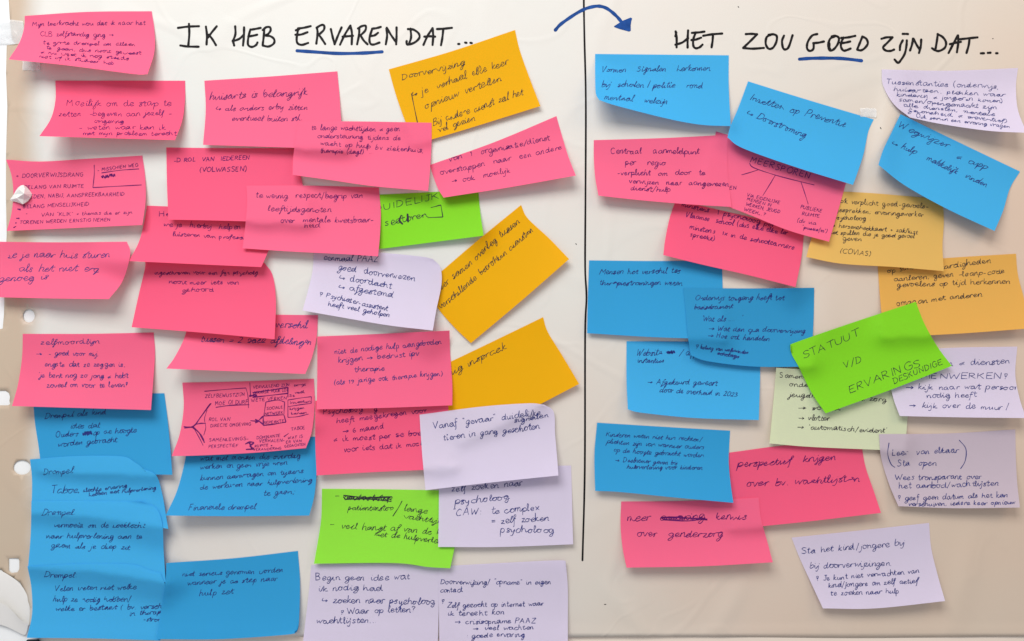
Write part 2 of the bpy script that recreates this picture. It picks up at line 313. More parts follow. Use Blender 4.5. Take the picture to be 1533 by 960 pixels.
# single-line hand alphabet: unit = x-height, y up.  advance, then strokes (the first is the one that joins)
G = {
'a': (1.0, [[(.72,.85),(.42,1),(.1,.72),(.06,.3),(.27,.02),(.56,.2),(.74,.85),(.74,.3),(.86,.02),(1.0,.18)]]),
'b': (.85, [[(.12,1.9),(.08,1),(.1,.12),(.35,0),(.7,.3),(.68,.75),(.4,.95),(.14,.6)]]),
'c': (.8, [[(.7,.82),(.45,1),(.12,.72),(.1,.25),(.37,0),(.8,.22)]]),
'd': (1.0, [[(.7,.82),(.4,1),(.08,.6),(.15,.1),(.45,.05),(.7,.5),(.8,1.85),(.76,.4),(.87,.02),(1,.15)]]),
'e': (.8, [[(.1,.42),(.5,.5),(.68,.76),(.42,1),(.13,.65),(.16,.15),(.42,0),(.82,.28)]]),
'f': (.62, [[(.68,1.7),(.5,1.95),(.32,1.6),(.28,.5),(.18,-.75),(.02,-.8)],[(.04,.92),(.6,1)]]),
'g': (.88, [[(.72,.85),(.4,1),(.08,.65),(.2,.1),(.5,.15),(.74,.85),(.7,-.3),(.42,-.95),(.08,-.75),(.4,-.25),(.9,.12)]]),
'h': (.88, [[(.16,1.9),(.1,.9),(.08,0),(.14,.6),(.42,.98),(.62,.8),(.64,.2),(.86,.06)]]),
'i': (.42, [[(.1,.9),(.12,.2),(.25,0),(.42,.15)],[(.17,1.4),(.22,1.45)]]),
'j': (.42, [[(.25,.9),(.25,-.2),(.08,-.85),(-.22,-.7)],[(.28,1.4),(.33,1.45)]]),
'k': (.75, [[(.16,1.9),(.08,.02),(.14,.45),(.56,.95),(.22,.52),(.5,.05),(.75,.12)]]),
'l': (.45, [[(.05,.25),(.36,1.45),(.28,1.95),(.13,1.5),(.14,.2),(.28,0),(.46,.18)]]),
'm': (1.15, [[(.05,.9),(.08,0),(.12,.6),(.35,.96),(.48,.6),(.46,.02),(.52,.6),(.76,.97),(.9,.6),(.9,.1),(1.12,.1)]]),
'n': (.82, [[(.05,.9),(.08,0),(.14,.6),(.42,.97),(.6,.7),(.6,.1),(.8,.1)]]),
'o': (.85, [[(.42,.97),(.12,.75),(.1,.25),(.4,0),(.7,.3),(.66,.78),(.4,.97),(.6,.82),(.88,.88)]]),
'p': (.82, [[(.1,.95),(.04,-.95),(.12,.5),(.35,.97),(.68,.75),(.62,.2),(.3,.02),(.14,.2)]]),
'q': (.85, [[(.72,.85),(.4,1),(.08,.65),(.2,.1),(.5,.15),(.74,.85),(.7,-.95)]]),
'r': (.62, [[(.08,.9),(.1,0),(.14,.6),(.33,.94),(.62,.88)]]),
's': (.65, [[(.6,.85),(.35,1),(.12,.78),(.4,.5),(.58,.22),(.3,0),(.04,.12)]]),
't': (.58, [[(.27,1.6),(.22,.3),(.36,0),(.6,.15)],[(0,1),(.58,1.06)]]),
'u': (.9, [[(.08,.9),(.1,.3),(.3,0),(.6,.3),(.67,.9),(.68,.2),(.88,.08)]]),
'v': (.7, [[(.05,.95),(.22,.3),(.32,.02),(.5,.5),(.66,.95)]]),
'w': (1.05, [[(.05,.95),(.2,.06),(.48,.75),(.66,.05),(.98,.95)]]),
'x': (.7, [[(.05,.92),(.35,.45),(.65,.05)],[(.62,.95),(.05,.02)]]),
'y': (.78, [[(.08,.9),(.15,.3),(.4,.1),(.67,.9),(.6,0),(.38,-.85),(.08,-.8)]]),
'z': (.72, [[(.08,.88),(.6,.92),(.33,.45),(.05,.05),(.35,.08),(.7,.05)]]),
'A': (1.2, [[(.02,0),(.55,1.8)],[(.55,1.8),(.98,0)],[(.2,.65),(.88,.68)]]),
'B': (1.1, [[(.15,1.75),(.12,0)],[(.1,1.75),(.6,1.78),(.8,1.45),(.55,1.0),(.2,.92),(.7,.85),(.92,.45),(.65,.05),(.1,0)]]),
'C': (1.1, [[(.95,1.5),(.65,1.8),(.25,1.5),(.1,.8),(.3,.12),(.65,0),(.98,.25)]]),
'D': (1.2, [[(.2,1.75),(.15,0)],[(.05,1.75),(.6,1.7),(1.0,1.25),(1.02,.6),(.65,.1),(.05,0)]]),
'E': (1.0, [[(.15,1.75),(.1,.9),(.12,.02)],[(.12,1.75),(.85,1.8)],[(.12,.95),(.7,.98)],[(.12,.02),(.85,.05)]]),
'F': (.95, [[(.15,1.75),(.1,0)],[(.12,1.75),(.85,1.8)],[(.12,.95),(.68,.98)]]),
'G': (1.2, [[(.95,1.5),(.65,1.8),(.25,1.5),(.1,.8),(.3,.1),(.75,.02),(1.0,.4),(1.0,.8),(.6,.8)]]),
'H': (1.2, [[(.12,1.8),(.12,0)],[(.95,1.8),(.92,0)],[(.12,.85),(.95,.95)]]),
'I': (.4, [[(.2,1.8),(.18,0)]]),
'J': (.8, [[(.6,1.8),(.6,.4),(.4,0),(.08,.15)],[(.3,1.8),(.85,1.82)]]),
'K': (1.05, [[(.12,1.8),(.1,0)],[(.85,1.75),(.15,.8)],[(.35,1.0),(.92,0)]]),
'L': (.9, [[(.15,1.8),(.1,.02)],[(.1,.02),(.8,.05)]]),
'M': (1.35, [[(.08,0),(.2,1.78)],[(.2,1.78),(.62,.7)],[(.62,.7),(1.05,1.8)],[(1.05,1.8),(1.15,0)]]),
'N': (1.2, [[(.1,0),(.14,1.75)],[(.14,1.75),(.9,.05)],[(.9,.05),(.98,1.8)]]),
'O': (1.2, [[(.55,1.78),(.15,1.35),(.12,.5),(.5,0),(.95,.4),(.98,1.3),(.6,1.78),(.4,1.72)]]),
'P': (1.0, [[(.15,1.75),(.12,0)],[(.08,1.7),(.6,1.8),(.85,1.4),(.65,.95),(.15,.85)]]),
'R': (1.1, [[(.15,1.75),(.12,0)],[(.08,1.7),(.6,1.8),(.82,1.4),(.6,1.0),(.15,.88)],[(.3,.9),(.95,.02)]]),
'S': (1.0, [[(.85,1.55),(.5,1.8),(.15,1.5),(.3,1.05),(.72,.75),(.8,.3),(.45,0),(.05,.2)]]),
'T': (1.05, [[(.52,1.75),(.48,0)],[(.02,1.72),(1.0,1.8)]]),
'U': (1.15, [[(.1,1.8),(.1,.5),(.4,0),(.85,.3),(.98,1.8)]]),
'V': (1.1, [[(.05,1.8),(.45,.02)],[(.45,.02),(.98,1.85)]]),
'W': (1.5, [[(.05,1.8),(.35,.02)],[(.35,.02),(.7,1.3)],[(.7,1.3),(.98,.02)],[(.98,.02),(1.4,1.85)]]),
'Y': (1.0, [[(.05,1.8),(.5,.9)],[(.95,1.8),(.4,0)]]),
'Z': (1.05, [[(.08,1.72),(.92,1.78)],[(.92,1.78),(.05,.05)],[(.05,.05),(.98,.03)]]),
'0': (.9, [[(.45,1.4),(.12,1.1),(.1,.4),(.4,0),(.75,.35),(.75,1.1),(.45,1.4)]]),
'1': (.5, [[(.08,1.1),(.3,1.45)],[(.3,1.45),(.28,0)]]),
'2': (.9, [[(.1,1.15),(.4,1.45),(.7,1.15),(.5,.6),(.08,.05)],[(.08,.05),(.8,.08)]]),
'3': (.85, [[(.1,1.3),(.45,1.45),(.65,1.15),(.3,.8),(.7,.55),(.6,.1),(.1,.05)]]),
'6': (.85, [[(.65,1.45),(.2,.9),(.1,.35),(.4,0),(.72,.3),(.5,.7),(.15,.45)]]),
'9': (.85, [[(.7,1.1),(.4,1.4),(.12,1.05),(.4,.75),(.7,1.1),(.6,.4),(.4,0)]]),
'.': (.35, [[(.12,.05),(.18,.08)]]), ',': (.35, [[(.18,.1),(.08,-.3)]]), ':': (.4, [[(.18,.1),(.22,.12)],[(.2,.8),(.24,.83)]]),
';': (.4, [[(.18,.1),(.08,-.3)],[(.2,.8),(.24,.83)]]),
'-': (.7, [[(.08,.5),(.6,.53)]]), '=': (.9, [[(.1,.35),(.75,.38)],[(.1,.7),(.75,.73)]]), '+': (.8, [[(.05,.6),(.7,.62)],[(.38,1.0),(.36,.2)]]),
"'": (.3, [[(.12,1.9),(.1,1.55)]]), '"': (.5, [[(.1,1.9),(.1,1.55)],[(.32,1.9),(.3,1.55)]]),
'(': (.5, [[(.42,2.0),(.15,1.2),(.12,.4),(.35,-.3)]]), ')': (.5, [[(.08,2.0),(.35,1.2),(.35,.4),(.05,-.3)]]),
'/': (.7, [[(.62,1.9),(.05,-.35)]]), '|': (.4, [[(.2,1.9),(.1,-.1)]]),
'!': (.7, [[(.1,1.6),(.5,1.6),(.3,.6),(.1,1.6)],[(.28,.1),(.34,.16),(.26,.18)]]),
'?': (.8, [[(.1,1.5),(.4,1.85),(.7,1.5),(.4,1.0),(.36,.55)],[(.34,.08),(.4,.1)]]),
'>': (1.5, [[(.05,.5),(1.25,.52)],[(.85,.85),(1.27,.52)],[(1.27,.52),(.85,.15)]]),
'~': (1.3, [[(.35,1.1),(.15,.6),(.3,.3),(1.0,.4)],[(.95,.6),(1.25,.42)],[(1.25,.42),(.95,.1)],[(.95,.6),(.95,.1)]]),
'&': (.9, [[(.8,.9),(.3,.5),(.12,.3),(.3,.05),(.6,.4),(.8,.1)]]),
'*': (.6, [[(.1,.7),(.5,.3)],[(.5,.7),(.1,.3)]]),
}
def width_of(t, sp):
    return sum(0.62*sp if c == ' ' else G.get(c, G['o'])[0]+0.08 for c in t)

STY = {  # slant, join chance, letter jitter
 'c': (0.30, 0.96, 0.075), 'p': (0.10, 0.62, 0.085), 'u': (0.12, 0.0, 0.06), 'r': (0.06, 0.85, 0.11)}
def write(ink, txt, x0, y0, x1, y1, xh, wd, sty):
    sl, jn, jit = STY[sty]
    rng = ink.rng
    xh *= 0.80 if sty != 'r' else 0.70; wd *= 0.66
    nat = width_of(txt, 1.3)
    dx, dy = x1-x0, y1-y0; Ln = math.hypot(dx, dy)
    ux, uy = dx/Ln, dy/Ln; sx = Ln/nat
    nx, ny = uy, -ux       # up
    x = 0.0; run = []; nz = {'c': .055, 'p': .045, 'u': .03, 'r': .07}[sty]; tall = rng.uniform(0.78, 1.0) if sty != 'u' else 0.95
    base = 0.0; ph = rng.random()*6
    def flush():
        nonlocal run
        if len(run) > 1:
            ink.stroke(run, wd, 2 if xh < 7.5 else 3)
        run = []
    for ch in txt:
        if ch == ' ':
            flush(); x += 0.62*1.3; continue
        adv, st = G.get(ch, G['o'])
        sc = 1+rng.uniform(-jit, jit)*1.6; oy = rng.uniform(-jit, jit)*1.3+0.09*math.sin(ph+x*0.5); ox = rng.uniform(-jit, jit)
        tw = rng.uniform(-jit, jit)*1.5; ws = rng.uniform(0.86, 1.12)
        def tr(p):
            gx = p[0]*ws+ox+rng.uniform(-nz, nz); gy = (p[1] if p[1] < 1 else 1+(p[1]-1)*tall)*sc+oy+rng.uniform(-nz, nz)
            ex = (x+gx)*sx+gy*(sl+tw)*xh; ey = gy*xh
            return (x0+ex*ux+ey*nx, y0+ex*uy+ey*ny)
        src = st[0]
        if sty in 'cr' and ch.islower() and len(src) > 4:
            src = [p for i, p in enumerate(src) if i in (0, len(src)-1) or rng.random() > 0.11]
        main = [tr(p) for p in src]
        joinable = ch.islower() and ch not in 'x'
        if joinable:
            if run and rng.random() > jn: flush()
            run += main
            for q in st[1:]: ink.stroke([tr(p) for p in q], wd, 2)
            if ch in 'jy' and rng.random() < 0.5: flush()
        else:
            flush()
            for q in st: ink.stroke([tr(p) for p in q], wd, 3)
        x += adv+0.08
    flush()

# ------------------------------------------------------------------ stacking: height field of everything stuck on so far
R = 2.0; GX0, GY0 = -80, -100
GW, GH = int((1700-GX0)/R), int((1120-GY0)/R)
HM = np.zeros((GH, GW))
for j in range(0, GH):
    for i in range(0, GW, 4):
        HM[j, i:i+4] = sheet_h(GX0+i*R, GY0+j*R)

def below(px, py):
    i = ((px-GX0)/R).astype(int).clip(1, GW-2); j = ((py-GY0)/R).astype(int).clip(1, GH-2)
    b = HM[j, i].copy()
    for a in (-1, 0, 1):
        for c in (-1, 0, 1): b = np.maximum(b, HM[j+a, i+c])
    return b
def resample(pts, n):
    P = np.array(cr([tuple(p) for p in pts], 10))
    d = np.concatenate([[0], np.cumsum(np.hypot(*(P[1:]-P[:-1]).T))]); d /= d[-1]
    t = np.linspace(0, 1, n)
    return np.stack([np.interp(t, d, P[:, 0]), np.interp(t, d, P[:, 1])], 1)

NOTE_GROUP = "sticky notes stuck on the paper sheet"
def note(col, top, right, bottom, left, lift, label, ink='v', text=(), marks=(), wd=1.25, seed=0, curl=()):
    """top: TL..TR, right: inner points TR..BR, bottom: BL..BR, left: inner points TL..BL; lift: (BL, BR) in mm; curl: (corner, mm)"""
    nu, nv = 45, 31
    T = resample(top, nu); B = resample(bottom, nu)
    Lf = resample([top[0]]+list(left)+[bottom[0]], nv); Rt = resample([top[-1]]+list(right)+[bottom[-1]], nv)
    u = np.linspace(0, 1, nu)[None, :, None]; v = np.linspace(0, 1, nv)[:, None, None]
    P = (1-v)*T[None]+v*B[None]+(1-u)*Lf[:, None]+u*Rt[:, None] - ((1-u)*(1-v)*T[0]+u*(1-v)*T[-1]+(1-u)*v*B[0]+u*v*B[-1])
    px, py = P[..., 0], P[..., 1]
    U = np.broadcast_to(u[..., 0], px.shape); V = np.broadcast_to(v[..., 0], px.shape)
    s = np.clip((V-0.14)/0.86, 0, 1)
    rng = random.Random(seed+77)
    e1 = 1.55+rng.random()*0.5
    h = ((1-U)*lift[0]+U*lift[1])*s**e1
    h = h+rng.uniform(-0.8, 0.8)*np.sin(U*math.pi)*s*1.0+rng.uniform(-.35, .35)*np.sin(U*2*math.pi+rng.random()*3)*(0.15+s)
    for c, a in curl:
        uu = U if 'R' in c else 1-U; vv = V if 'B' in c else 1-V
        h = h+a*np.clip(uu*1.0+vv*0.75-1.15, 0, 1)**1.6*2.2
    h = h*0.001
    sh = np.vectorize(sheet_h)(px, py)
    bl = below(px, py)
    want = sh+0.0004+np.maximum(h, 0)
    hh = np.maximum(want, bl+0.0004)
    dU = 127*0.001/nu; dV = 76*0.001/nv; sl = 0.42
    for _ in range(45):
        hh[:, 1:] = np.maximum(hh[:, 1:], hh[:, :-1]-sl*dU); hh[:, :-1] = np.maximum(hh[:, :-1], hh[:, 1:]-sl*dU)
        hh[1:] = np.maximum(hh[1:], hh[:-1]-sl*dV); hh[:-1] = np.maximum(hh[:-1], hh[1:]-sl*dV)
    for _ in range(14):
        a = np.pad(hh, 1, mode='edge')
        a[0] = 2*a[1]-a[2]; a[-1] = 2*a[-2]-a[-3]; a[:, 0] = 2*a[:, 1]-a[:, 2]; a[:, -1] = 2*a[:, -2]-a[:, -3]
        hh = np.maximum((a[:-2, 1:-1]+a[2:, 1:-1]+a[1:-1, :-2]+a[1:-1, 2:]+2*hh)/6, bl+0.00035)
    # write into the height field
    def up(a, k=7):
        x = np.linspace(0, nu-1, nu*k); i = np.minimum(x.astype(int), nu-2); f = x-i
        a = a[:, i]*(1-f)+a[:, i+1]*f
        y = np.linspace(0, nv-1, nv*k); j = np.minimum(y.astype(int), nv-2); g = (y-j)[:, None]
        return a[j]*(1-g)+a[j+1]*g
    ux, uy, uh = up(px), up(py), up(hh)
    ii = ((ux-GX0)/R).astype(int).clip(0, GW-1); jj = ((uy-GY0)/R).astype(int).clip(0, GH-1)
    np.maximum.at(HM, (jj, ii), uh)
    th = 0.00012
    front = [W(px[j, i], py[j, i], hh[j, i]) for j in range(nv) for i in range(nu)]
    back = [W(px[j, i], py[j, i], hh[j, i]-th) for j in range(nv) for i in range(nu)]
    ff = [(j*nu+i, (j+1)*nu+i, (j+1)*nu+i+1, j*nu+i+1) for j in range(nv-1) for i in range(nu-1)]
    n0 = len(front)
    fb = [tuple(n0+k for k in reversed(f)) for f in ff]
    ring = [i for i in range(nu)]+[j*nu+nu-1 for j in range(1, nv)]+[(nv-1)*nu+i for i in range(nu-2, -1, -1)]+[j*nu for j in range(nv-2, 0, -1)]
    verts = front+back+[front[k] for k in ring]+[back[k] for k in ring]
    a0 = 2*n0; m = len(ring)
    fs = [(a0+k, a0+(k+1) % m, a0+m+(k+1) % m, a0+m+k) for k in range(m)]
    me = bpy.data.meshes.new("sticky_note")
    org = W(float(px.mean()), float(py.mean()), float(hh.mean()))
    me.from_pydata([tuple(p-org) for p in verts], [], ff+fb+fs)
    sm = [True]*(len(ff)+len(fb))+[False]*len(fs)
    me.polygons.foreach_set("use_smooth", sm)
    o = link("sticky_note", me, MAT[col]); o.location = org
    tag(o, label, "sticky note", NOTE_GROUP)
    bvh = BVHTree.FromPolygons(front, ff)
    ik = Ink(bvh, seed*13+5)
    for t in text:
        txt, x0, y0, x1, y1, xh = t[:6]; sty = t[6] if len(t) > 6 else 'p'; ww = t[7] if len(t) > 7 else wd
        write(ik, txt, x0, y0, x1, y1, xh, ww, sty)
    for mk in marks:
        ik.stroke(mk[0], mk[1] if len(mk) > 1 else wd, 4)
    hw = ik.build("handwriting", INK[ink], o)
    if hw: hw.matrix_parent_inverse.identity(); hw.location = -org
    return o

def scribble(x0, y0, x1, y1, h, n, rng=random.Random(4)):
    pts = []
    for i in range(n):
        t = i/(n-1)
        pts.append((x0+(x1-x0)*t+rng.uniform(-1, 1), y0+(y1-y0)*t+(h if i % 2 else -h)*rng.uniform(.5, 1)))
    return pts

# ================================================================== NOTES, lowest of each pile first
# ---- left half, from the lowest sheet up
note('P', [(37,24),(130,18),(227,17)], [(231,45),(231,78)], [(13,89),(100,98),(200,111),(221,111)], [(36,42),(29,64)], (27,16),
 "pink sticky note in the top left corner, its lower left corner flaring outward", 'v',
 [("Mijn leerkracht wou dat ik naar het",48,39,218,37,5,'p'),("CLB zelfstandig ging >",60,54,172,55,5.2,'p'),("te grote drempel om alleen",65,66,203,69,4.6,'r'),
  ("te gaan, dus nooit geweest",69,74,212,82,4.6,'r'),("& nu weet ik nog steeds",61,80,193,90,4.3,'r'),("niet of ik studeer heb",58,86,172,97,4.3,'r')], seed=1)
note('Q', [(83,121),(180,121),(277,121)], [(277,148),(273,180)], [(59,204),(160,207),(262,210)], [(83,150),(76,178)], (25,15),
 "pink note second from the top on the far left, writing from 'Moeilijk om de stap'", 'v',
 [("Moeilijk om de stap te",100,159,257,159,7,'p'),("zetten  -begeven aan jezelf -",88,174,258,173,5.5,'p'),("omgeving",141,184,186,184,5,'r'),
  ("- weten waar kan ik",118,194,248,194,5.2,'p'),("met mijn probleem terecht",124,202,264,203,4.5,'p')], seed=2)
note('P', [(283,470),(380,471),(476,472)], [(474,505),(467,535)], [(249,552),(350,556),(457,560)], [(277,503),(262,534)], (22,12),
 "pink note about verschil tussen 2 paaz afdelingen, half under a larger pink note", 'b',
 [("verschil",412,490,461,491,7.5,'c',1.4),("tussen = 2 paaz afdelingen",300,512,467,516,7.5,'c',1.4)], seed=3)
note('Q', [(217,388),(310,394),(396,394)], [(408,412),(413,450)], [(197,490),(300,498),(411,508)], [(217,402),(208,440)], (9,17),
 "shade-tinted pink note reading 'ingeschreven', with rounded upper right side, left of centre", 'v',
 [("ingeschreven voor een fijn psycholg",231,411,386,411,5,'r'),("nooit meer iets van",253,425,358,426,5.5,'r'),("gehoord",272,437,321,437,5.5,'r')], seed=4)
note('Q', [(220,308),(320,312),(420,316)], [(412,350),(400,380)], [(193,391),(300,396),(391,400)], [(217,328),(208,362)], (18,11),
 "pink note half hidden by two others, showing 'we je hierbij helpen'", 'v',
 [("Het zou fijn zijn dat iemand",237,324,420,324,5.5,'p'),("we je  hierbij  helpen",245,339,361,344,5.5,'p'),("luisteren van professionals",258,353,392,360,5,'r')], seed=5)
note('P', [(9,239),(60,242),(130,238),(213,233)], [(217,262),(218,300)], [(10,346),(100,342),(213,337)], [(17,262),(20,290),(17,320)], (7,11),
 "pink note on the far left listing points in capitals beside a torn white scrap", 'v',
 [("+ DOORVERWIJSDRANG",24,266,126,264,4.2,'u'),("BELANG VAN RUIMTE",36,283,126,281,3.8,'u'),("BEDEN; NABIJ; AANSPREEKBAARHEID",40,297,187,293,3.8,'u'),
  ("BELANG MENSELIJKHEID",34,312,134,308,3.8,'u'),("\"     VAN \"KLIK\" + themas die er zijn",38,325,198,320,3.8,'u'),("+ TORENEN WERDEN ERNSTIG NEMEN",22,336,166,331,3.5,'u'),
  ("- MISSCHIEN WEG",146,257,207,249,3.2,'u')],
 [([(141,247),(141,262),(139,281)],1),([(139,281),(175,279),(212,277)],1),([(152,259),(180,255),(208,253)],1),(scribble(152,265,172,262,2.4,14),1.8),([(26,313),(31,314)],2),([(24,327),(29,327)],1.6),([(20,341),(24,339)],1.4)],
 seed=6, wd=1.1, curl=(('TL',3),))
note('P', [(-12,362),(90,363),(190,362)], [(195,380),(184,420)], [(-8,445),(80,447),(163,448)], [(-10,400)], (12,20),
 "pink note cut by the left frame edge, 'ze je naar huis sturen'", 'b',
 [("ze je naar huis sturen",11,386,165,386,7.5,'c'),("als het niet erg",27,406,148,407,7.5,'c'),("genoeg is",-2,421,72,419,7,'c')], seed=7)
note('E', [(49,588),(150,589),(246,589)], [(250,620),(255,670)], [(62,705),(150,709),(258,711)], [(52,630),(58,670)], (4,9),
 "blue note 'Drempel als kind' with its top under a pink note", 'b',
 [("Drempel als kind",66,627,160,620,6,'c'),("idee dat",105,641,150,641,6.5,'c'),("Ouders    op de hoogte",83,655,205,647,6,'c'),("worden gebracht",87,669,176,661,6,'c')],
 [(scribble(124,650,138,648,3.5,12),2.0)], seed=8)
note('P', [(34,500),(130,500),(230,498)], [(232,530),(229,575)], [(18,608),(120,611),(226,614)], [(33,535),(27,575)], (18,13),
 "pink note on the left, five lines starting zelfmoordlijn, above blue notes", 'b',
 [("zelfmoordlijn",60,516,150,515,5.6,'p'),(">  - goed voor mij,",54,532,148,533,5.2,'p'),("engste dat ze zeggen is,",67,549,188,549,5.4,'p'),
  ("'je bent nog zo jong & hebt",57,565,193,566,5.4,'p'),("zoveel om voor te leven!",70,580,192,580,5.4,'p')], seed=9)
note('B', [(45,688),(110,683),(178,683),(197,689),(204,700),(215,702)], [(234,712),(243,740),(249,775)], [(47,768),(150,775),(252,792)], [(48,720)], (5,12),
 "blue note 'Drempel: Taboe' with rounded upper right corner, second in the blue pile", 'b',
 [("Drempel:",64,711,112,708,6.5,'c'),("Taboe,",76,738,120,738,8,'c'),("slechte ervaring",124,737,190,730,4.5,'c'),("hebben met hulpverlening",133,743,234,733,4.5,'c')], seed=10, curl=(('TR',8),))
note('B', [(47,750),(130,750),(212,751)], [(234,761),(243,785),(245,825)], [(42,850),(150,856),(248,872)], [(46,800)], (5,11),
 "blue note 'Drempel: vermoeid' about the zoektocht, third in the blue pile", 'b',
 [("Drempel.",62,771,113,771,6.5,'c'),("vermoeid om de zoektocht",80,790,217,790,5.8,'c'),("naar hulpverlening aan te",69,806,213,807,5.8,'c'),("gaan als je diep zit",76,820,195,823,5.8,'c')], seed=11, curl=(('TR',8),))
note('B', [(41,848),(120,844),(195,845),(222,853),(240,858)], [(248,880),(250,920)], [(40,955),(140,956),(240,959)], [(47,880),(48,920)], (7,6),
 "lowest blue note on the left, 'Drempel: Velen weten niet welke hulp'", 'b',
 [("Drempel:",65,864,116,865,6.5,'c'),("Velen weten niet welke",81,885,204,882,6,'c'),("hulp ze nodig hebben/",79,901,196,901,6,'c'),("welke er bestaat ( bv. verschil",83,915,250,911,5.6,'c'),
  ("in therapie",194,922,250,919,5.2,'c'),("-stroming",214,930,256,931,4.8,'c')], seed=12, curl=(('TR',8),))
note('E', [(249,843),(350,836),(446,825)], [(449,870),(448,925),(446,940)], [(234,957),(330,957),(432,950),(441,945)], [(248,868),(241,915)], (9,8),
 "blue note at the bottom left with three centred lines, 'niet serieus genomen worden'", 'b',
 [("niet serieus genomen worden",273,863,424,857,5.6,'c'),("wanneer je de stap naar",280,876,416,870,5.6,'c'),("hulp zet",298,893,350,888,6,'c')], seed=13)
note('E', [(282,655),(380,655),(473,654)], [(474,700),(471,740)], [(248,772),(350,773),(463,772)], [(277,690),(265,735)], (19,13),
 "blue note ending 'Financiele drempel', tucked under the pink diagram note", 'b',
 [("wat met mensen die overdag",300,690,450,686,6,'c'),("werken en geen vrije uren",300,703,430,696,6,'c'),("kunnen aanvragen om tijdens",299,720,454,708,5.6,'c'),
  ("de werkuren naar hulpverlening",299,733,468,722,5.6,'c'),("te gaan;",394,742,441,740,6,'c'),("Financiele drempel",282,764,383,762,6,'c')], seed=14)
note('P', [(273,573),(370,571),(470,567)], [(471,605),(467,645)], [(257,683),(300,682),(380,678),(458,671)], [(275,610),(269,650)], (12,9),
 "pink note with a branching diagram of boxes and arrows in capitals", 'v',
 [("ZELFBEWUSTZIJN",307,596,367,593,3.6,'u'),("MOE OI DURF",322,607,372,604,4,'u'),("VERVULLEND ZIJN",379,582,434,578,3,'u'),("WAARDE VOOR LOT",381,590,432,586,3.2,'u'),
  ("WETE VERKEN",376,602,430,598,3.4,'u'),("ROL VAN",312,631,345,630,3.6,'u'),("DIRECTE OMGEVING",315,640,376,637,3.2,'u'),("SOCIALE",399,614,424,611,2.8,'u'),("NETWERK",396,622,424,620,3,'u'),
  ("BEPERKTE",394,635,426,632,2.8,'u'),("SAMENLEVINGS-",313,661,372,659,3.2,'u'),("PERSPECTIEF",312,671,357,669,3.2,'u'),("DOMINANTE",384,658,420,654,3.2,'u'),("VERHALEN-",388,663,426,661,3.2,'u'),
  ("TABOE",436,645,457,642,3.2,'u'),("WAT IS",431,658,454,655,3,'u'),("ER VAN",428,664,452,662,2.8,'u'),("GEDACHTEN",426,670,458,667,2.6,'u'),("RUIMTE &",381,670,408,668,2.6,'u'),("VERANDERING",379,675,422,673,2.4,'u'),
  ("zorgt",440,579,458,577,3.2,'r'),("veel",441,590,456,588,3.4,'r'),("Inzetten",434,605,466,602,3.2,'r'),("krijgen",434,614,456,612,3,'r'),("kansen",436,621,460,619,3,'r'),("Se",433,594,442,594,3,'r')],
 [([(275,639),(290,640)],1.8),([(276,641),(290,638),(300,625),(314,606),(316,605)],1.7),([(291,636),(300,634),(308,634)],1.4),([(289,640),(298,648),(304,658),(306,663)],2.2),([(290,641),(298,655),(304,667)],1.1),
  ([(306,586),(340,583),(368,581)],1.0),([(368,581),(371,592),(372,611)],.9),([(323,610),(345,607),(373,606)],1.3),([(374,573),(375,592)],1),([(378,588),(400,585),(431,580)],1.4),([(378,595),(405,592),(431,589)],1.4),([(431,580),(431,595)],1.4),
  ([(373,593),(381,592)],2.6),([(379,590),(384,592),(379,595)],2),([(398,602),(415,599),(426,602)],1.1),([(398,602),(395,622)],1),([(426,602),(425,620)],1),([(395,623),(425,621)],1.1),([(394,624),(394,637)],1.4),([(394,637),(411,635),(428,632)],1.5),([(428,632),(425,621)],1.4),
  ([(375,630),(387,631)],1.3),([(382,628),(387,631),(382,633)],1.8),([(387,630),(392,625),(396,622)],1.8),([(387,630),(392,634),(395,637)],1.8),([(431,599),(450,596),(466,594)],1),([(466,594),(466,604)],1),([(431,609),(450,606),(466,604)],1.1),([(431,599),(431,625)],1),([(431,625),(445,624),(462,620)],1.1),
  ([(425,654),(432,649)],1.3),([(367,665),(374,662),(380,663),(374,668),(380,672),(368,673)],2.0),([(373,662),(377,672)],2.6),([(310,614),(308,620),(306,628),(308,640),(305,652)],.8)], seed=15, wd=1.0)
note('Y', [(582,104),(676,77),(771,45)], [(778,75),(792,115)], [(622,216),(700,193),(809,159)], [(592,140),(606,180)], (3,5),
 "amber note tilted left under the dots of the left heading, 'Doorverwijzing'", 'k',
 [("Doorverwijzing",601,121,696,97,7.2,'c'),("~ je  verhaal elke keer",615,147,761,96,7.5,'c'),("opnieuw vertellen",637,163,752,120,7.5,'c'),("Bij andere dienst zal het",648,189,784,142,7.5,'c'),("wel gezien",655,200,712,180,7,'c')],
 [([(616,140),(620,160),(625,184)],1.1)], seed=16)
note('G', [(558,292),(640,288),(716,284)], [(719,318)], [(567,373),(600,369),(724,353)], [(562,330)], (3,8),
 "green note reading 'duidelijk sectoren', partly covered by three pink notes", 'k',
 [("DUIDELIJK",560,317,658,297,6.3,'u'),("sectoren",577,338,642,325,8,'p',1.5)],
 [([(645,311),(660,307)],1.2),([(660,307),(663,325)],1.2),([(663,325),(640,326)],1.2),([(601,322),(598,330),(603,336)],2.6),([(610,320),(611,333)],2.6)], seed=17)
note('P', [(644,247),(740,213),(833,174)], [(838,192),(850,232)], [(664,296),(760,281),(862,263)], [(648,262),(656,283)], (9,15),
 "pink note tilted upwards right, 'van 1 organisatie/dienst overstappen'", 'v',
 [("van  1  organisatie/dienst",673,241,824,210,6.2,'p'),("overstappen  naar  een andere",660,262,842,224,6,'p'),("> ook  moeilijk",676,275,765,258,5.8,'p')], seed=18)
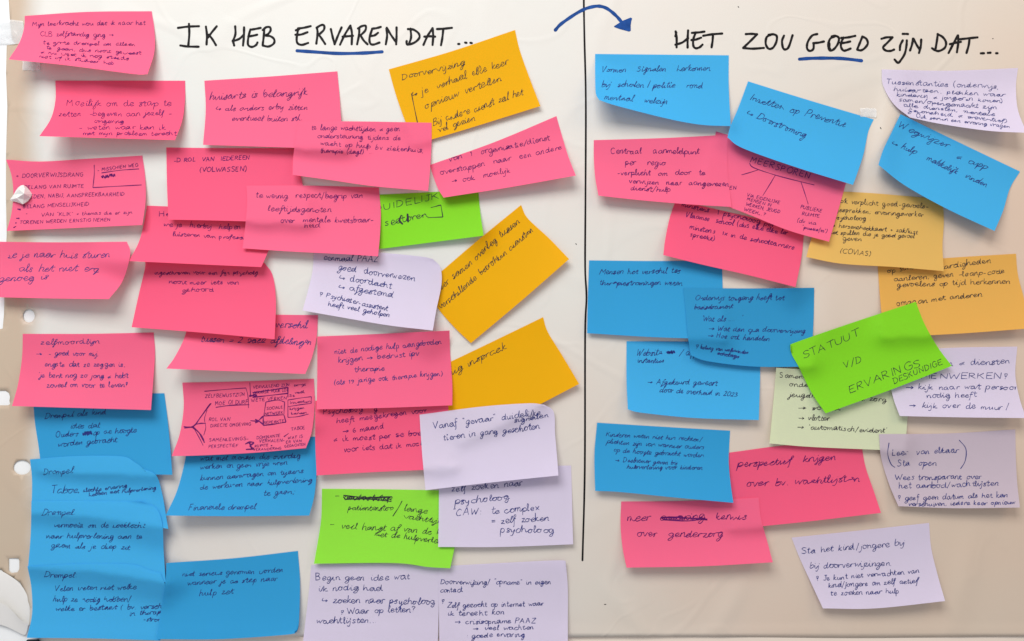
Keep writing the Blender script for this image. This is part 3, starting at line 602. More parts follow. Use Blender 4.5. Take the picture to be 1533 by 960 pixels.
note('Y', [(636,428),(708,366),(780,307)], [(790,327),(822,357)], [(705,514),(780,451),(852,388)], [(655,461),(680,490)], (3,8),
 "amber note tilted steeply in the centre, 'samen overleg tussen verschillende diensten'", 'k',
 [("Meer samen overleg tussen",652,443,778,333,7.2,'c'),("verschillende betrokken diensten",660,464,799,346,7,'c')], seed=19)
note('W', [(470,376),(550,377),(628,384),(648,388)], [(659,400),(661,425),(653,465)], [(453,465),(510,475),(580,487),(648,495)], [(468,405),(462,432)], (9,13),
 "lilac-white note 'eenmaal PAAZ' with checked arrows, between pink and amber notes", 'b',
 [("eenmaal PAAZ",484,389,567,393,6.8,'p'),("goed  doorverwezen",505,404,621,421,6.8,'p'),("~ doordacht",507,418,586,432,6.8,'p'),("~ afgestemd",505,431,588,446,6.8,'p'),
  ("!",477,443,484,444,5,'u'),("Psychiater-assistent",488,445,581,466,5.6,'p'),("heeft veel geholpen",491,458,584,475,5.2,'p')], seed=20, wd=1.4, curl=(('TR',5),))
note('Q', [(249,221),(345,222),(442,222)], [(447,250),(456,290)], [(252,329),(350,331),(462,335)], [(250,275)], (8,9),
 "shade-tinted pink note reading only 'Rol van iedereen (volwassenen)' on two lines", 'v',
 [("-D ROL  VAN  IEDEREEN",260,243,375,239,4.2,'u',1.4),("(VOLWASSEN)",299,258,370,256,5,'u',1.4)], seed=21)
note('P', [(306,121),(400,115),(505,107)], [(508,140),(511,185)], [(304,217),(400,220),(515,224)], [(308,165)], (8,10),
 "pink note beneath the left heading, 'huisarts is belangrijk'", 'v',
 [("huisarts is belangrijk",313,150,461,142,7.8,'c',1.35),("~ als anders erbij zitten",322,166,461,164,6,'c'),("eventueel buiten stk.",347,181,453,181,5.8,'c')], seed=22)
note('P', [(369,278),(460,278),(567,281)], [(570,315),(569,350)], [(363,372),(440,377),(520,381),(566,384)], [(370,305),(367,340)], (10,11),
 "pink note in the left middle, 'te weinig respect/begrip van leeftijdsgenoten'", 'v',
 [("te weinig  respect/begrip van",383,296,544,297,6.2,'p'),("leeftijdsgenoten",401,316,497,318,6.2,'p'),("over  mentale kwetsbaar-",420,333,560,333,5.8,'p'),("heid",455,341,479,341,5.5,'p')], seed=23)
note('P', [(446,182),(540,182),(646,184)], [(646,215),(644,250)], [(438,262),(490,269),(560,279),(641,286)], [(443,205),(439,235)], (11,13),
 "pink note below 'ERVAREN DAT', 'te lange wachttijden & geen ondersteuning'", 'v',
 [("te lange wachttijden & geen",466,194,599,197,5.6,'p'),("ondersteuning tijdens de",475,206,600,210,5,'p'),("wacht op hulp bv ziekenhuis,",479,217,635,229,5,'p'),("therapie (dagl)  ...",479,229,560,231,4.8,'p')], seed=24)
note('Y', [(638,559),(720,520),(813,475)], [(820,497),(842,533)], [(692,662),(780,620),(867,575)], [(655,600),(672,630)], (4,7),
 "amber note reading 'inspraak', lower of the two amber notes in the middle", 'k',
 [("Weinig inspraak",647,575,760,521,7,'c')], seed=25)
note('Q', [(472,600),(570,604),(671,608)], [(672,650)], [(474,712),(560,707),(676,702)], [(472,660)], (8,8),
 "pink note starting 'Psycholoog', directly under another pink note", 'v',
 [("Psycholoog   g",484,620,566,615,5.6,'p'),("heeft meegekregen voor",503,634,640,617,5.6,'p'),("> 6 maand",512,649,575,642,5.8,'p'),("& ik moest per se boe",499,662,632,652,5.8,'p'),("voor iets dat ik mocht",514,677,640,667,5.8,'p')], seed=26, wd=1.4)
note('P', [(475,504),(570,500),(673,495)], [(674,530),(677,575)], [(474,613),(570,611),(677,607)], [(475,560)], (6,7),
 "pink note 'niet de nodige hulp aangeboden', flat, left of the amber inspraak note", 'b',
 [("niet de nodige hulp aangeboden",501,530,662,515,5.8,'p'),("krijgen > bedrust ipv",506,543,628,532,5.8,'p'),("therapie",531,557,577,555,5.6,'p'),("(als 19 jarige ook therapie krijgen)",500,576,663,562,5.4,'p')], seed=27)
note('W', [(466,846),(560,844),(657,849)], [(657,900)], [(452,975),(560,976),(655,976)], [(462,890)], (7,5),
 "lilac-white note at the bottom, 'Begin geen idee wat ik nodig had'", 'b',
 [("Begin geen idee wat",472,869,614,868,6.8,'p'),("ik nodig had",478,885,573,884,6.8,'p'),("~ zoeken naar psycholoog",481,902,652,905,6.8,'p'),("!",509,920,516,920,5,'u'),("Waar op letten?",519,919,622,917,6.8,'p'),("wachtlijsten...",474,933,564,933,6.8,'p')], seed=28, wd=1.4)
note('W', [(657,848),(750,843),(838,839),(847,843)], [(850,880),(850,930)], [(658,974),(750,974),(850,974)], [(657,900)], (3,8),
 "lilac-white note at the bottom left of the divider line, 'Doorverwijzing/opname'", 'b',
 [("Doorverwijzing/ \"opname\" in eigen",659,875,826,875,5.6,'p'),("contact",659,887,693,886,5.6,'p'),("!",660,904,667,904,5,'u'),("Zelf gezocht op internet waar",669,910,815,907,5.6,'p'),("ik terecht kon",670,922,756,920,5.6,'p'),
  ("> crisisopname PAAZ",681,934,803,933,5.6,'p'),("> veel wachten",708,944,800,942,5,'p'),(": goede ervaring",698,955,786,953,5.6,'p')], seed=29, wd=1.4, curl=(('TR',4),))
note('H', [(482,732),(590,733),(690,735)], [(686,790)], [(470,844),(590,843),(640,849),(674,851)], [(481,775),(476,810)], (5,6),
 "bright green note with a crossed-out first word, 'patientenstop / lange wachttijd'", 'k',
 [("-",500,746,508,746,8,'u'),("contactstop",514,747,588,749,6,'c'),("patientenstop",521,764,588,764,6.2,'c'),("lange",604,765,640,769,7,'c'),("wachttijden",603,775,676,788,6,'c'),
  ("-",493,789,502,789,8,'u'),("veel hangt af van de klik",511,791,674,801,7.2,'c'),("met de hulpverlener",560,802,672,815,6.4,'c')],
 [([(602,750),(596,761),(588,773)],1.1),([(514,742),(550,745),(587,744)],1.8),([(516,748),(550,747),(586,751)],1.6),(scribble(514,746,586,748,3,22),1.2)], seed=30)
note('W', [(657,699),(750,699),(855,697)], [(856,735),(857,780)], [(656,819),(750,819),(858,815)], [(657,760)], (6,5),
 "lilac-white note 'CAW: te complex', below the Vanaf gevaar note", 'b',
 [("zelf zoeken naar",676,736,784,727,7.2,'p'),("psycholoog",681,755,763,748,7.2,'p'),("\"CAW:  te complex",678,773,808,764,7.2,'p'),("= zelf zoeken",736,784,822,780,7.2,'p'),("psycholoog",749,798,830,797,7.2,'p')], seed=31, wd=1.4)
note('W', [(628,621),(720,609),(790,604),(815,606)], [(829,617),(831,650),(834,685)], [(637,734),(740,722),(836,712)], [(632,680)], (8,13),
 "lilac-white note 'Vanaf gevaar duidelijke signalen', upper right corner rounded", 'b',
 [("Vanaf \"gevaar\" duidelijke",648,642,811,621,6.8,'p'),("signalen",770,633,822,624,5.4,'p'),("tieren in gang geschoten",664,659,809,642,6.8,'p')], seed=32, wd=1.4, curl=(('TR',5),))
# ---- right half
note('W', [(1320,104),(1420,106),(1524,102)], [(1521,130),(1524,165)], [(1362,176),(1410,186),(1480,196),(1537,199)], [(1322,128),(1338,156)], (5,22),
 "lilac-white note in the top right corner crammed with small writing", 'b',
 [("Tussenstanties (onderwijs,",1326,126,1496,133,5.6,'p'),("huisartsen, plekken waar",1338,136,1506,145,5,'r'),("kinderen & jongeren komen)",1342,144,1502,154,5,'r'),("samen/opengemaakt zijn",1346,152,1492,164,5,'r'),
  ("alle diensten, mentale",1352,159,1489,174,4.6,'r'),("gezondheid, & preventief)",1360,167,1508,184,4.8,'r'),("Ook samen een ervaring vragen",1371,176,1512,192,4.2,'r')], seed=40, wd=1.2)
note('E', [(882,390),(980,391),(1081,390)], [(1082,450)], [(879,499),(980,505),(1081,508)], [(880,450)], (5,9),
 "blue note beside the divider line, 'Mensen het verschil'", 'b',
 [("Mensen het verschil tss",897,411,1018,409,6,'c'),("therapiestromingen weten",897,427,1022,427,5.6,'c')], seed=41)
note('B', [(938,511),(1040,512),(1138,518)], [(1138,560)], [(940,613),(960,618),(1040,626),(1136,629)], [(938,570)], (7,9),
 "blue note starting 'Website' with a year and an arrow line", 'b',
 [("Website     / app",952,532,1045,532,6.8,'c'),("instanties",954,543,994,543,5.6,'c'),("> Afgekeurd geweest",968,575,1074,577,5.8,'c'),("door de overheid in 2023",987,587,1104,594,5.6,'c')],
 [(scribble(999,528,1009,527,2.6,12),2.0)], seed=42, curl=(('BL',3),))
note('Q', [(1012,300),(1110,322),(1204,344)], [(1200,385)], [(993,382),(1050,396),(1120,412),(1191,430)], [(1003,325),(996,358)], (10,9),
 "shade-tinted pink note 'Vlaamse school', tucked under the Centraal aanmeldpunt note", 'v',
 [("minstens  1 psycholoog per",1020,309,1160,340,5.4,'p'),("Vlaamse  school (dus elke elke ler",1026,325,1180,352,5.4,'p'),("minstens  1x in de schoolcarriere",1032,342,1190,374,5.2,'p'),("spreekt)",1033,354,1070,361,5.2,'p')], seed=43, wd=1.4)
note('o', [(1314,396),(1411,387),(1521,380)], [(1524,412),(1534,452)], [(1323,505),(1430,500),(1540,492)], [(1317,440)], (6,12),
 "soft orange note near the right edge, last line 'omgaan met anderen'", 'k',
 [("vaardigheden",1400,404,1484,394,6,'p'),("op school",1329,409,1380,401,5.6,'p'),("aanleren, geven -leanp-code",1338,421,1505,409,5.4,'p'),("gevoelens op tijd herkennen",1343,430,1513,424,5.6,'p'),("omgaan met anderen.",1342,458,1474,443,6,'p')], seed=44, wd=1.3)
note('y', [(1237,286),(1300,289),(1385,296)], [(1409,304),(1413,330),(1411,368)], [(1207,385),(1260,395),(1340,400),(1413,406)], [(1228,325),(1214,360)], (8,7),
 "pale yellow note with rounded upper right corner, last line in brackets", 'k',
 [("ook verplicht goed-gevoels-",1252,304,1390,312,5.2,'p'),("gesprekken; ervaringswerker",1250,317,1383,325,5,'p'),("psycholoog :",1248,328,1304,331,4.8,'p'),("> hersencheckkaart + zak/kist",1243,340,1374,350,4.6,'p'),("met spullen die je goed gevoel",1240,350,1370,357,4.6,'p'),("geven",1262,360,1290,361,5,'p'),("(COVIAS)",1257,379,1305,383,5,'u')], seed=45, wd=1.2)
note('P', [(1072,197),(1170,226),(1270,262)], [(1262,290),(1252,325)], [(1050,296),(1110,317),(1180,345),(1241,362)], [(1062,245)], (6,11),
 "pink note reading MEERSPOREN with three lines branching below the word", 'v',
 [("MEERSPOREN",1122,243,1214,268,6.2,'u',1.3),("VIA EIGENLIJKE",1118,294,1168,306,3.4,'u'),("MENSEN IN",1118,300,1155,310,3.2,'u'),("WERKEN, JEUGD",1116,308,1168,320,3.4,'u'),("WEEK...?",1113,315,1146,324,3.2,'u'),
  ("PUBLIEKE",1198,312,1231,318,3.6,'u'),("RUIMTE",1200,322,1227,326,3.4,'u'),("(dv via",1193,332,1222,337,4,'u'),("\"praatcafes\")",1201,342,1238,349,3.4,'p'),("EN",1092,284,1104,284,3.6,'u')],
 [([(1122,244),(1128,251),(1160,262),(1190,270),(1219,277)],1.1),([(1136,254),(1124,258),(1110,262)],1),([(1161,262),(1152,277),(1142,293)],1),([(1199,272),(1205,290),(1210,306)],1)], seed=46, wd=1.15)
note('P', [(889,210),(990,207),(1090,202)], [(1089,250)], [(896,293),(960,300),(1030,306),(1095,310)], [(889,235),(891,265)], (12,9),
 "pink note right of the divider line, 'Centraal aanmeldpunt per regio'", 'v',
 [("Centraal   aanmeldpunt",914,230,1047,230,6.2,'p'),("per   regio",936,247,996,247,6.2,'p'),("-verplicht  om  door  te",924,263,1056,262,5.6,'p'),("verwijzen  naar  aangewezen",942,275,1092,279,5.4,'p'),("dienst/hulp",944,285,1005,287,5.2,'p')], seed=47, wd=1.4)
note('B', [(891,81),(990,82),(1091,83)], [(1091,130)], [(897,150),(925,159),(1000,178),(1050,187),(1094,189)], [(891,115),(892,140)], (19,8),
 "blue note at the top right of the divider line, its lower left corner curled", 'b',
 [("Vormen   Signalen   herkennen",900,108,1063,106,6.2,'c'),("bij  scholen | politie   rond",900,130,1052,132,6.2,'c'),("mentaal   welzijn",904,149,1000,156,6.2,'c')], seed=48, curl=(('BL',7),))
note('B', [(1120,122),(1210,150),(1308,179)], [(1300,197),(1293,230),(1284,258)], [(1089,206),(1112,222),(1190,250),(1277,277)], [(1106,160),(1094,188)], (10,13),
 "blue note tilted down to the right over MEERSPOREN, 'Inzetten op Preventie'", 'b',
 [("Inzetten op Preventie",1121,150,1266,191,7.4,'c'),("~ Doorstroming",1116,171,1206,207,7.6,'c')], seed=49, wd=1.35)
note('B', [(1348,171),(1435,213),(1527,257)], [(1512,282),(1502,315)], [(1315,247),(1355,278),(1420,314),(1489,346)], [(1334,200),(1322,225)], (12,15),
 "blue note tilted down to the right at the right edge, 'Wegwijzer & app'", 'b',
 [("Wegwijzer",1343,191,1420,222,8,'c'),("& app",1430,236,1480,255,7,'c'),("~ hulp   makkelijk  vinden",1334,215,1477,281,6.4,'c')], seed=50, wd=1.35)
note('D', [(1023,431),(1120,432),(1219,431)], [(1218,480)], [(1034,532),(1060,541),(1130,549),(1214,549)], [(1027,470),(1030,505)], (6,7),
 "darker blue note starting 'Onderwijs toegang', overlapping two blue notes", 'b',
 [("Onderwijs toegang heeft tot",1040,450,1174,449,6,'c'),("basisdocument",1039,463,1097,462,5.4,'c'),("'Wat als ....  '",1050,481,1110,481,6,'c'),("> Wat dan qua doorverwijzing",1060,495,1206,499,5.4,'c'),("> Hoe ook handelen",1059,505,1152,511,5.4,'c'),
  ("!",1040,522,1047,522,4.5,'u'),("belang van welbevinden",1048,522,1120,530,4.4,'c'),("scholage",1074,531,1106,536,4,'c')], [([(1074,529),(1100,532)],1)], seed=51)
note('Q', [(1090,678),(1190,666),(1290,668)], [(1296,700),(1308,735)], [(1098,792),(1200,782),(1319,768)], [(1094,735)], (6,12),
 "shade-tinted pink note 'perspectief krijgen over bv. wachtlijsten'", 'v',
 [("perspectief  krijgen",1104,700,1252,689,7.4,'c',1.6),("over bv. wachtlijsten",1117,729,1287,721,7.6,'c',1.6)], seed=52)
note('P', [(930,751),(1030,750),(1136,745)], [(1139,775),(1149,812)], [(938,850),(1050,848),(1157,842)], [(929,785),(932,820)], (11,15),
 "lowest pink note on the right half, 'meer kennis over genderzorg'", 'v',
 [("meer",938,779,974,780,8.2,'c',1.6),("ervaring",987,779,1056,777,8,'c',1.6),("kennis",1070,779,1118,777,8.2,'c',1.6),("over  genderzorg",953,804,1083,804,8,'c',1.6)],
 [([(990,775),(1020,775),(1059,778)],2.2),([(992,778),(1030,780),(1056,776)],1.8),(scribble(990,776,1054,777,2.2,16),1.2)], seed=53)
note('E', [(894,633),(990,639),(1093,645)], [(1091,690),(1094,725)], [(891,735),(930,737),(1010,745),(1098,753)], [(890,680)], (7,12),
 "blue note 'Kinderen weten niet hun rechten/plichten', overlapping two pink notes", 'b',
 [("Kinderen weten niet hun rechten/",907,653,1051,661,5,'c'),("plichten zijn van wanneer ouders",908,664,1054,673,5,'c'),("op de hoogte gebracht worden",918,677,1053,685,5,'c'),("> Deelnemer geven bij",920,691,1014,696,4.8,'c'),("hulpverlening voor kinderen",938,702,1052,703,4.6,'c')], seed=54, wd=1.15)
note('p', [(1162,551),(1260,556),(1362,562)], [(1359,620)], [(1152,664),(1210,669),(1300,673),(1355,675)], [(1158,600)], (5,5),
 "pale green note with arrow list, partly under the bright green note", 'k',
 [("Samenwerking en",1167,566,1260,568,5.2,'p'),("onderwijs",1182,579,1236,580,5.2,'p'),("jeugdhulp        & zorg",1181,594,1327,602,5.6,'p'),("> soepel",1194,614,1260,614,5.2,'p'),("> vlotter",1195,628,1242,630,5.4,'p'),("> 'automatisch/evident'",1194,642,1328,648,5.2,'p')], seed=55, wd=1.35)
note('W', [(1328,528),(1420,521),(1523,519)], [(1520,560),(1526,595)], [(1347,623),(1440,625),(1536,626)], [(1330,560),(1337,595)], (9,15),
 "lilac-white note with 'SAMENWERKEN!' partly behind the bright green note", 'b',
 [("instellingen & diensten",1345,552,1513,544,6.4,'p'),("SAMENWERKEN!",1352,566,1510,568,6,'u'),("> kijk naar wat persoon",1355,583,1526,583,5.8,'p'),("nodig heeft",1388,596,1462,594,6,'p'),("> kijk over de muur",1360,610,1502,613,6,'p'),("|",1505,614,1514,614,7,'u')], seed=56, wd=1.35)
note('G', [(1184,517),(1190,513),(1280,482),(1371,452)], [(1384,485),(1404,520)], [(1236,619),(1330,585),(1425,548)], [(1185,530),(1196,550),(1215,588)], (9,8),
 "bright green note tilted left reading 'STATUUT V/D ERVARINGSDESKUNDIGE'", 'k',
 [("STATUUT",1203,538,1288,501,7.6,'u',1.3),("V/D",1263,551,1292,542,7,'u',1.2),("ERVARINGS",1271,589,1380,547,7.8,'u',1.3),("DESKUNDIGE",1338,575,1412,545,5.8,'u',1.2)], seed=57, curl=(('TL',5),))
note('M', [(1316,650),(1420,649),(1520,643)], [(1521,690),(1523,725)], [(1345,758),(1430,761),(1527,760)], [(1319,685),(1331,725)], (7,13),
 "lilac note with painted shade at the right edge with a bracket, 'Leer van elkaar'", 'b',
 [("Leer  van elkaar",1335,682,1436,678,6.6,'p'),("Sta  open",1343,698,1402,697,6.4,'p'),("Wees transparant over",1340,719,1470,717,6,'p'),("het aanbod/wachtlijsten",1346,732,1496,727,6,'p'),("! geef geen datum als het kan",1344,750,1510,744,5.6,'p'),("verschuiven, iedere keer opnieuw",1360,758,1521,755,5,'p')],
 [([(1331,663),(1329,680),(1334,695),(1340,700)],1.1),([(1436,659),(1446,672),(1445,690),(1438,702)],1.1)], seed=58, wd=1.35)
note('W', [(1185,805),(1290,794),(1391,783)], [(1394,820),(1404,862)], [(1232,911),(1310,911),(1415,900)], [(1196,833),(1212,868)], (9,13),
 "lone lilac-white note at the bottom right, 'Sta het kind/jongere bij'", 'b',
 [("Sta het kind/jongere bij",1200,829,1354,817,6.8,'p'),("bij doorverwijzingen.",1212,851,1336,847,6.8,'p'),("! Je kunt niet verwachten van",1222,870,1377,858,5.4,'p'),("kind/jongere om zelf actief",1240,880,1375,873,5.6,'p'),("te zoeken naar hulp",1244,892,1347,888,5.6,'p')], seed=59, wd=1.35)

# ================================================================== marker lettering on the sheet
def T(ox, oy, s, L): return [[(ox+x/s, oy+y/s) for x, y in st] for st in L]
left_head = T(250,20,6.3875,[
 [(105,140),(200,128),(305,124)],[(210,102),(213,200),(203,315)],[(128,308),(200,318),(302,320)],
 [(372,128),(382,210),(378,298)],[(475,125),(430,180),(392,232)],[(400,205),(435,250),(468,305)],
 [(652,125),(654,200),(632,262)],[(628,262),(636,285),(642,308)],[(628,268),(690,245),(735,205)],[(737,135),(735,220),(727,308)],
 [(797,155),(778,230),(775,300),(810,322),(850,305),(865,280)],[(797,158),(845,150),(895,140)],[(778,222),(830,213),(862,205)],
 [(930,150),(925,220),(915,300)],[(915,160),(950,133),(985,135),(990,165),(965,200),(940,212),(990,220),(1025,250),(1020,290),(970,318),(915,308)]])
left_head += T(430,20,5.286,[
 [(88,120),(75,190),(80,235),(115,250),(165,235)],[(85,120),(130,115),(185,102)],[(65,170),(110,168),(160,150)],[(68,135),(95,125)],
 [(235,115),(240,160),(230,240)],[(232,115),(265,95),(290,95),(290,130),(250,170)],[(250,170),(272,200),(300,243)],
 [(345,125),(360,190),(375,245)],[(375,245),(400,180),(430,112)],
 [(418,248),(455,170),(500,98)],[(500,98),(512,160),(510,245)],[(438,185),(475,182),(520,178)],
 [(570,115),(568,170),(553,245)],[(560,120),(590,102),(620,100),(618,135),(580,175)],[(580,175),(605,215),(635,245)],
 [(672,125),(652,190),(655,235),(680,248),(730,232)],[(672,122),(705,118),(740,108)],[(655,180),(690,175),(718,155)],
 [(785,120),(790,180),(780,245)],[(788,115),(820,170),(862,230)],[(865,112),(865,180),(862,245)],
 [(975,122),(980,190),(962,245)],[(955,125),(1000,130),(1040,160),(1045,195),(1010,230),(960,248),(945,240),(945,220)],
 [(1078,250),(1110,180),(1150,118)],[(1150,118),(1155,180),(1150,250)],[(1085,185),(1130,182),(1170,185)],
 [(1185,125),(1240,122),(1303,115)],[(1235,122),(1228,190),(1217,252)],
 [(1353,243),(1362,243)],[(1408,232),(1418,234)],[(1450,234),(1460,236)]])
right_head = T(1000,30,6.968,[
 [(80,120),(90,180),(90,285)],[(86,130),(78,170)],[(78,258),(150,235),(210,190)],[(210,110),(205,200),(205,288)],
 [(290,130),(265,200),(265,270),(290,295),(330,285),(360,258)],[(250,135),(320,130),(380,122)],[(245,210),(290,205),(345,185)],
 [(368,165),(460,150),(565,142)],[(470,150),(465,220),(455,285)],
 [(812,148),(870,145),(930,150)],[(930,150),(860,220),(785,292)],[(785,292),(880,300),(1000,292)],
 [(1080,150),(1030,180),(1020,250),(1050,300),(1095,290),(1130,230),(1135,170),(1100,150),(1050,155)],
 [(1210,165),(1190,220),(1200,290),(1225,308),(1260,280),(1300,160)]])
right_head += T(1190,30,8.517,[
 [(285,180),(220,200),(165,280),(155,360),(190,395),(235,370),(240,295)],[(235,295),(300,290),(370,275)],
 [(520,205),(450,240),(425,330),(450,390),(500,370),(550,300),(560,230),(520,203),(470,210)],[(440,300),(440,350),(455,385)],
 [(620,225),(590,290),(590,350),(620,390),(660,385),(710,365)],[(590,230),(680,222),(770,203)],[(585,295),(640,290),(705,275)],
 [(860,215),(830,290),(795,375)],[(860,212),(910,240),(930,300),(890,360),(840,388),(795,378)],
 [(1105,240),(1170,222),(1245,222)],[(1245,222),(1180,290),(1125,350),(1160,390),(1220,395),(1265,378)]])
right_head += T(1310,30,7.665,[
 [(318,235),(290,290),(285,345)],[(365,235),(360,300),(340,390),(290,470),(262,492),(225,455)],[(318,160),(340,160)],[(358,160),(378,162)],
 [(435,215),(425,280),(402,350)],[(440,215),(480,290),(505,330)],[(530,225),(525,300),(505,378)],
 [(720,165),(710,240),(695,330)],[(718,162),(780,200),(815,260),(800,320),(740,355),(695,350),(655,325)],
 [(845,378),(890,290),(950,178)],[(952,178),(955,260),(940,370)],[(860,278),(920,262),(985,252)],
 [(975,222),(1080,210),(1175,200)],[(1085,210),(1075,290),(1050,378)],
 [(1215,383),(1250,382)],[(1295,378),(1325,376)],[(1390,382),(1405,382)]])
def marker(strokes, width, name, mat, label=None, poly=None, seed=3, vary=0.12):
    ik = Ink(SHEET_BVH, seed); ik.lift = 0.00011
    for s in strokes: ik.stroke(s, width, 6, caps=1, vary=vary)
    if poly: ik.lift = 0.0002; ik.poly(poly)
    o = ik.build(name, INK[mat], SHEET)
    if label: o["label"] = label
    return o
marker(left_head, 3.5, "heading", 'M', "black marker heading IK HEB ERVAREN DAT ...")
marker(right_head, 3.6, "heading", 'M', "black marker heading HET ZOU GOED ZIJN DAT ...", seed=4)
marker(T(430,20,5.286,[[(78,297),(200,305),(400,318),(600,315),(750,305)]]), 5.0, "underline", 'A', "blue underline below ERVAREN", seed=5)
marker(T(1190,30,8.517,[[(60,500),(200,490),(400,487),(600,492),(850,520)]]), 5.0, "underline", 'A', "blue underline below GOED", seed=6)
marker([[(874,-60),(874,0),(875,60),(877,150),(876.5,300),(876,400),(878,445),(876,500),(875.5,700),(872,839)]], 2.9, "divider_line", 'M', "long vertical black marker line", seed=7, vary=0.05)
marker(T(820,0,10.95,[[(125,495),(200,410),(320,320),(480,215),(620,145),(760,108),(860,105),(960,135),(1060,205),(1150,290),(1215,370)]]), 5.0, "arrow", 'A', "blue curved marker arrow crossing the divider line",
       poly=T(820,0,10.95,[[(1085,432),(1150,390),(1220,345),(1300,312),(1360,288),(1385,305),(1370,350),(1360,420),(1362,505),(1335,520),(1280,505),(1180,478),(1095,448)]])[0], seed=8)

for k, sp in enumerate([[(862,365),(863,366)],[(1105,10),(1106,11)],[(1318,191),(1319,193)],[(1186,300),(1187,300)],[(1486,58),(1487,58)],[(905,905),(907,905)],[(300,770),(301,771)]]):
    marker([sp], 1.2, "speck", 'M', seed=20+k)
# ================================================================== torn bits, tape, dark fitting
def patch(name, rows, mat, parent=None, th=0.0002, soft=True):
    """rows of (x, y, height above the wall in metres) -> thin bent sheet"""
    nv, nu = len(rows), len(rows[0])
    fr = [W(x, y, h) for r in rows for (x, y, h) in r]
    bk = [W(x, y, h-th) for r in rows for (x, y, h) in r]
    ff = [(j*nu+i, (j+1)*nu+i, (j+1)*nu+i+1, j*nu+i+1) for j in range(nv-1) for i in range(nu-1)]
    n0 = len(fr)
    fb = [tuple(n0+k for k in reversed(f)) for f in ff]
    ring = list(range(nu))+[j*nu+nu-1 for j in range(1, nv)]+[(nv-1)*nu+i for i in range(nu-2, -1, -1)]+[j*nu for j in range(nv-2, 0, -1)]
    m = len(ring)
    fs = [(ring[k], n0+ring[k], n0+ring[(k+1) % m], ring[(k+1) % m]) for k in range(m)]
    me = bpy.data.meshes.new(name); me.from_pydata([tuple(p) for p in fr+bk], [], ff+fb+fs)
    bm = bmesh.new(); bm.from_mesh(me); bmesh.ops.recalc_face_normals(bm, faces=bm.faces)
    bm.to_mesh(me); bm.free()
    o = link(name, me, mat, parent)
    if not soft: return o
    s = o.modifiers.new("soften", 'SUBSURF'); s.levels = 2; s.render_levels = 2
    return o
torn = paper_mat('torn_white_paper', (0.86, 0.85, 0.82), 0.6, 0.1, 0.03, 0.1)
def hm(x, y): return float(HM[int((y-GY0)/R), int((x-GX0)/R)])
b0 = hm(36, 291)
sc = patch("paper_scrap", [
 [(27,281,b0+.003),(31,278,b0+.0050),(35,277,b0+.005),(40,280,b0+.002)],
 [(24,285,b0+.002),(29,284,b0+.0085),(37,283,b0+.0060),(45,286,b0+.001)],
 [(20,292,b0+.002),(27,291,b0+.0060),(36,290,b0+.0105),(48,291,b0+.0005)],
 [(15,299,b0+.001),(25,297,b0+.0085),(35,299,b0+.0060),(46,296,b0+.003)],
 [(17,301,b0+.001),(26,303,b0+.0030),(34,306,b0+.0050),(41,302,b0+.003)]], torn, soft=False)
tag(sc, "crumpled torn white paper scrap on the left of the capitals note", "paper scrap")
for rows in ([[(-30,846,.0020),(0,852,.0022),(12,860,.0026),(24,867,.0026),(36,880,.0018)],
              [(-30,864,.0030),(0,868,.0032),(14,874,.0030),(30,884,.0026),(45,900,.0016)],
              [(-30,888,.0030),(0,892,.0032),(14,900,.0028),(30,912,.0022),(46,922,.0014)],
              [(-30,908,.0012),(4,914,.0012),(18,926,.0012),(34,938,.0012),(44,944,.0010)]],
             [[(-30,897,.0075),(2,901,.0078),(12,908,.0080),(23,919,.0080),(31,930,.0070),(43,932,.0040)],
              [(-30,910,.0062),(2,914,.0064),(12,920,.0062),(23,929,.0056),(32,937,.0046),(42,940,.0034)],
              [(-30,930,.0040),(2,936,.0040),(14,941,.0036),(24,946,.0032),(32,950,.0028),(39,953,.0024)]]):
    f_ = patch("torn_flap", rows, torn, SHEET)
    f_["label"] = "torn white paper layer at the lower left corner"

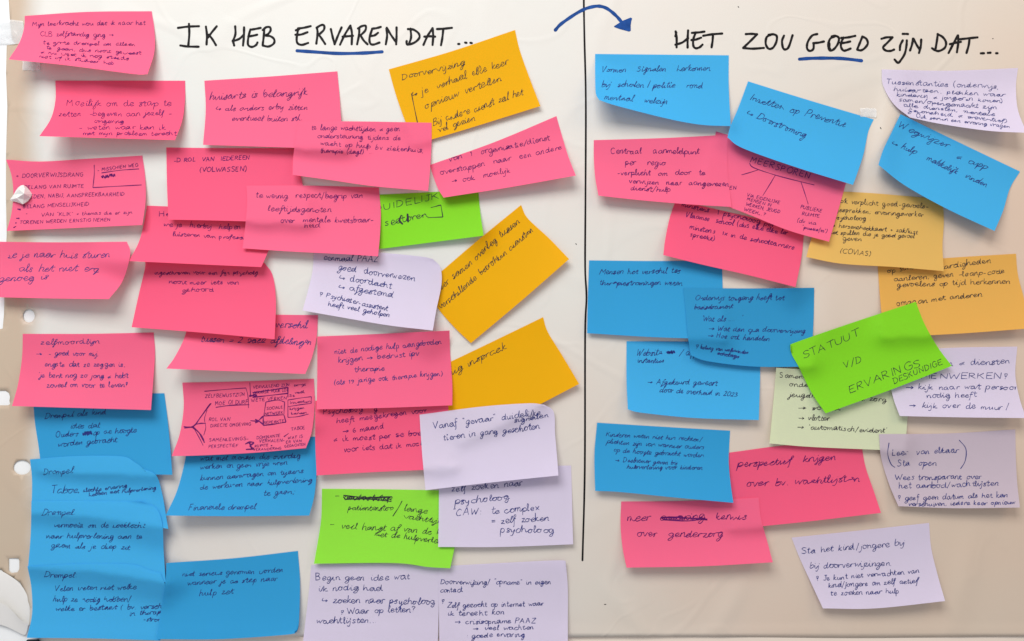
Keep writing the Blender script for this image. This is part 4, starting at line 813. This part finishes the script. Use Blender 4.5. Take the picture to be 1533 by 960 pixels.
def clear_tape_mat():
    m = bpy.data.materials.new('clear_tape'); m.use_nodes = True
    N = m.node_tree.nodes; L = m.node_tree.links; out = N["Material Output"]; p = N["Principled BSDF"]
    p.inputs["Base Color"].default_value = (0.9, 0.92, 0.93, 1); p.inputs["Roughness"].default_value = 0.12
    tr = N.new("ShaderNodeBsdfTransparent"); mx = N.new("ShaderNodeMixShader"); mx.inputs[0].default_value = 0.34
    n = N.new("ShaderNodeTexNoise"); n.inputs["Scale"].default_value = 90; b = N.new("ShaderNodeBump"); b.inputs["Strength"].default_value = 0.5; b.inputs["Distance"].default_value = 0.002
    tc = N.new("ShaderNodeTexCoord"); L.new(tc.outputs["Object"], n.inputs["Vector"]); L.new(n.outputs["Fac"], b.inputs["Height"]); L.new(b.outputs["Normal"], p.inputs["Normal"])
    L.new(tr.outputs[0], mx.inputs[1]); L.new(p.outputs[0], mx.inputs[2]); L.new(mx.outputs[0], out.inputs["Surface"])
    return m
CT = clear_tape_mat()
def tape(x0, y0, x1, y1, amp, label, seed, lift=0.0006):
    rng = random.Random(seed); rows = []
    for j in range(6):
        r = []
        for i in range(8):
            x = x0+(x1-x0)*i/7+rng.uniform(-1, 1); y = y0+(y1-y0)*j/5+rng.uniform(-1, 1)
            r.append((x, y, sheet_h(x, y)+lift+amp*rng.random()))
        rows.append(r)
    o = patch("clear_tape", rows, CT, None, 0.00006); tag(o, label, "tape", "clear tape holding the sheet")
tape(-25, 30, 36, 66, 0.0016, "crumpled clear tape at the upper left edge beside the top pink note", 5)
tape(34, 88, 60, 106, 0.001, "small clear tape dot under the top left pink note", 6)
tape(1288, 162, 1312, 176, 0.001, "small clear tape scrap above the tilted blue Preventie note", 7)

bm = bmesh.new()
bmesh.ops.create_cube(bm, size=1)
for v in bm.verts: v.co = Vector((v.co.x*0.013, v.co.y*0.005, v.co.z*0.010))
bmesh.ops.bevel(bm, geom=list(bm.edges), offset=0.0012, segments=2, affect='EDGES')
me = bpy.data.meshes.new("dark_fitting"); bm.to_mesh(me); bm.free()
df = link("dark_fitting", me, ink_mat('dark_plastic', (0.02, 0.022, 0.035), 0.35)); df.location = W(49, 966, 0.004)
tag(df, "small dark piece showing below the lowest blue note at the bottom left", "fitting")
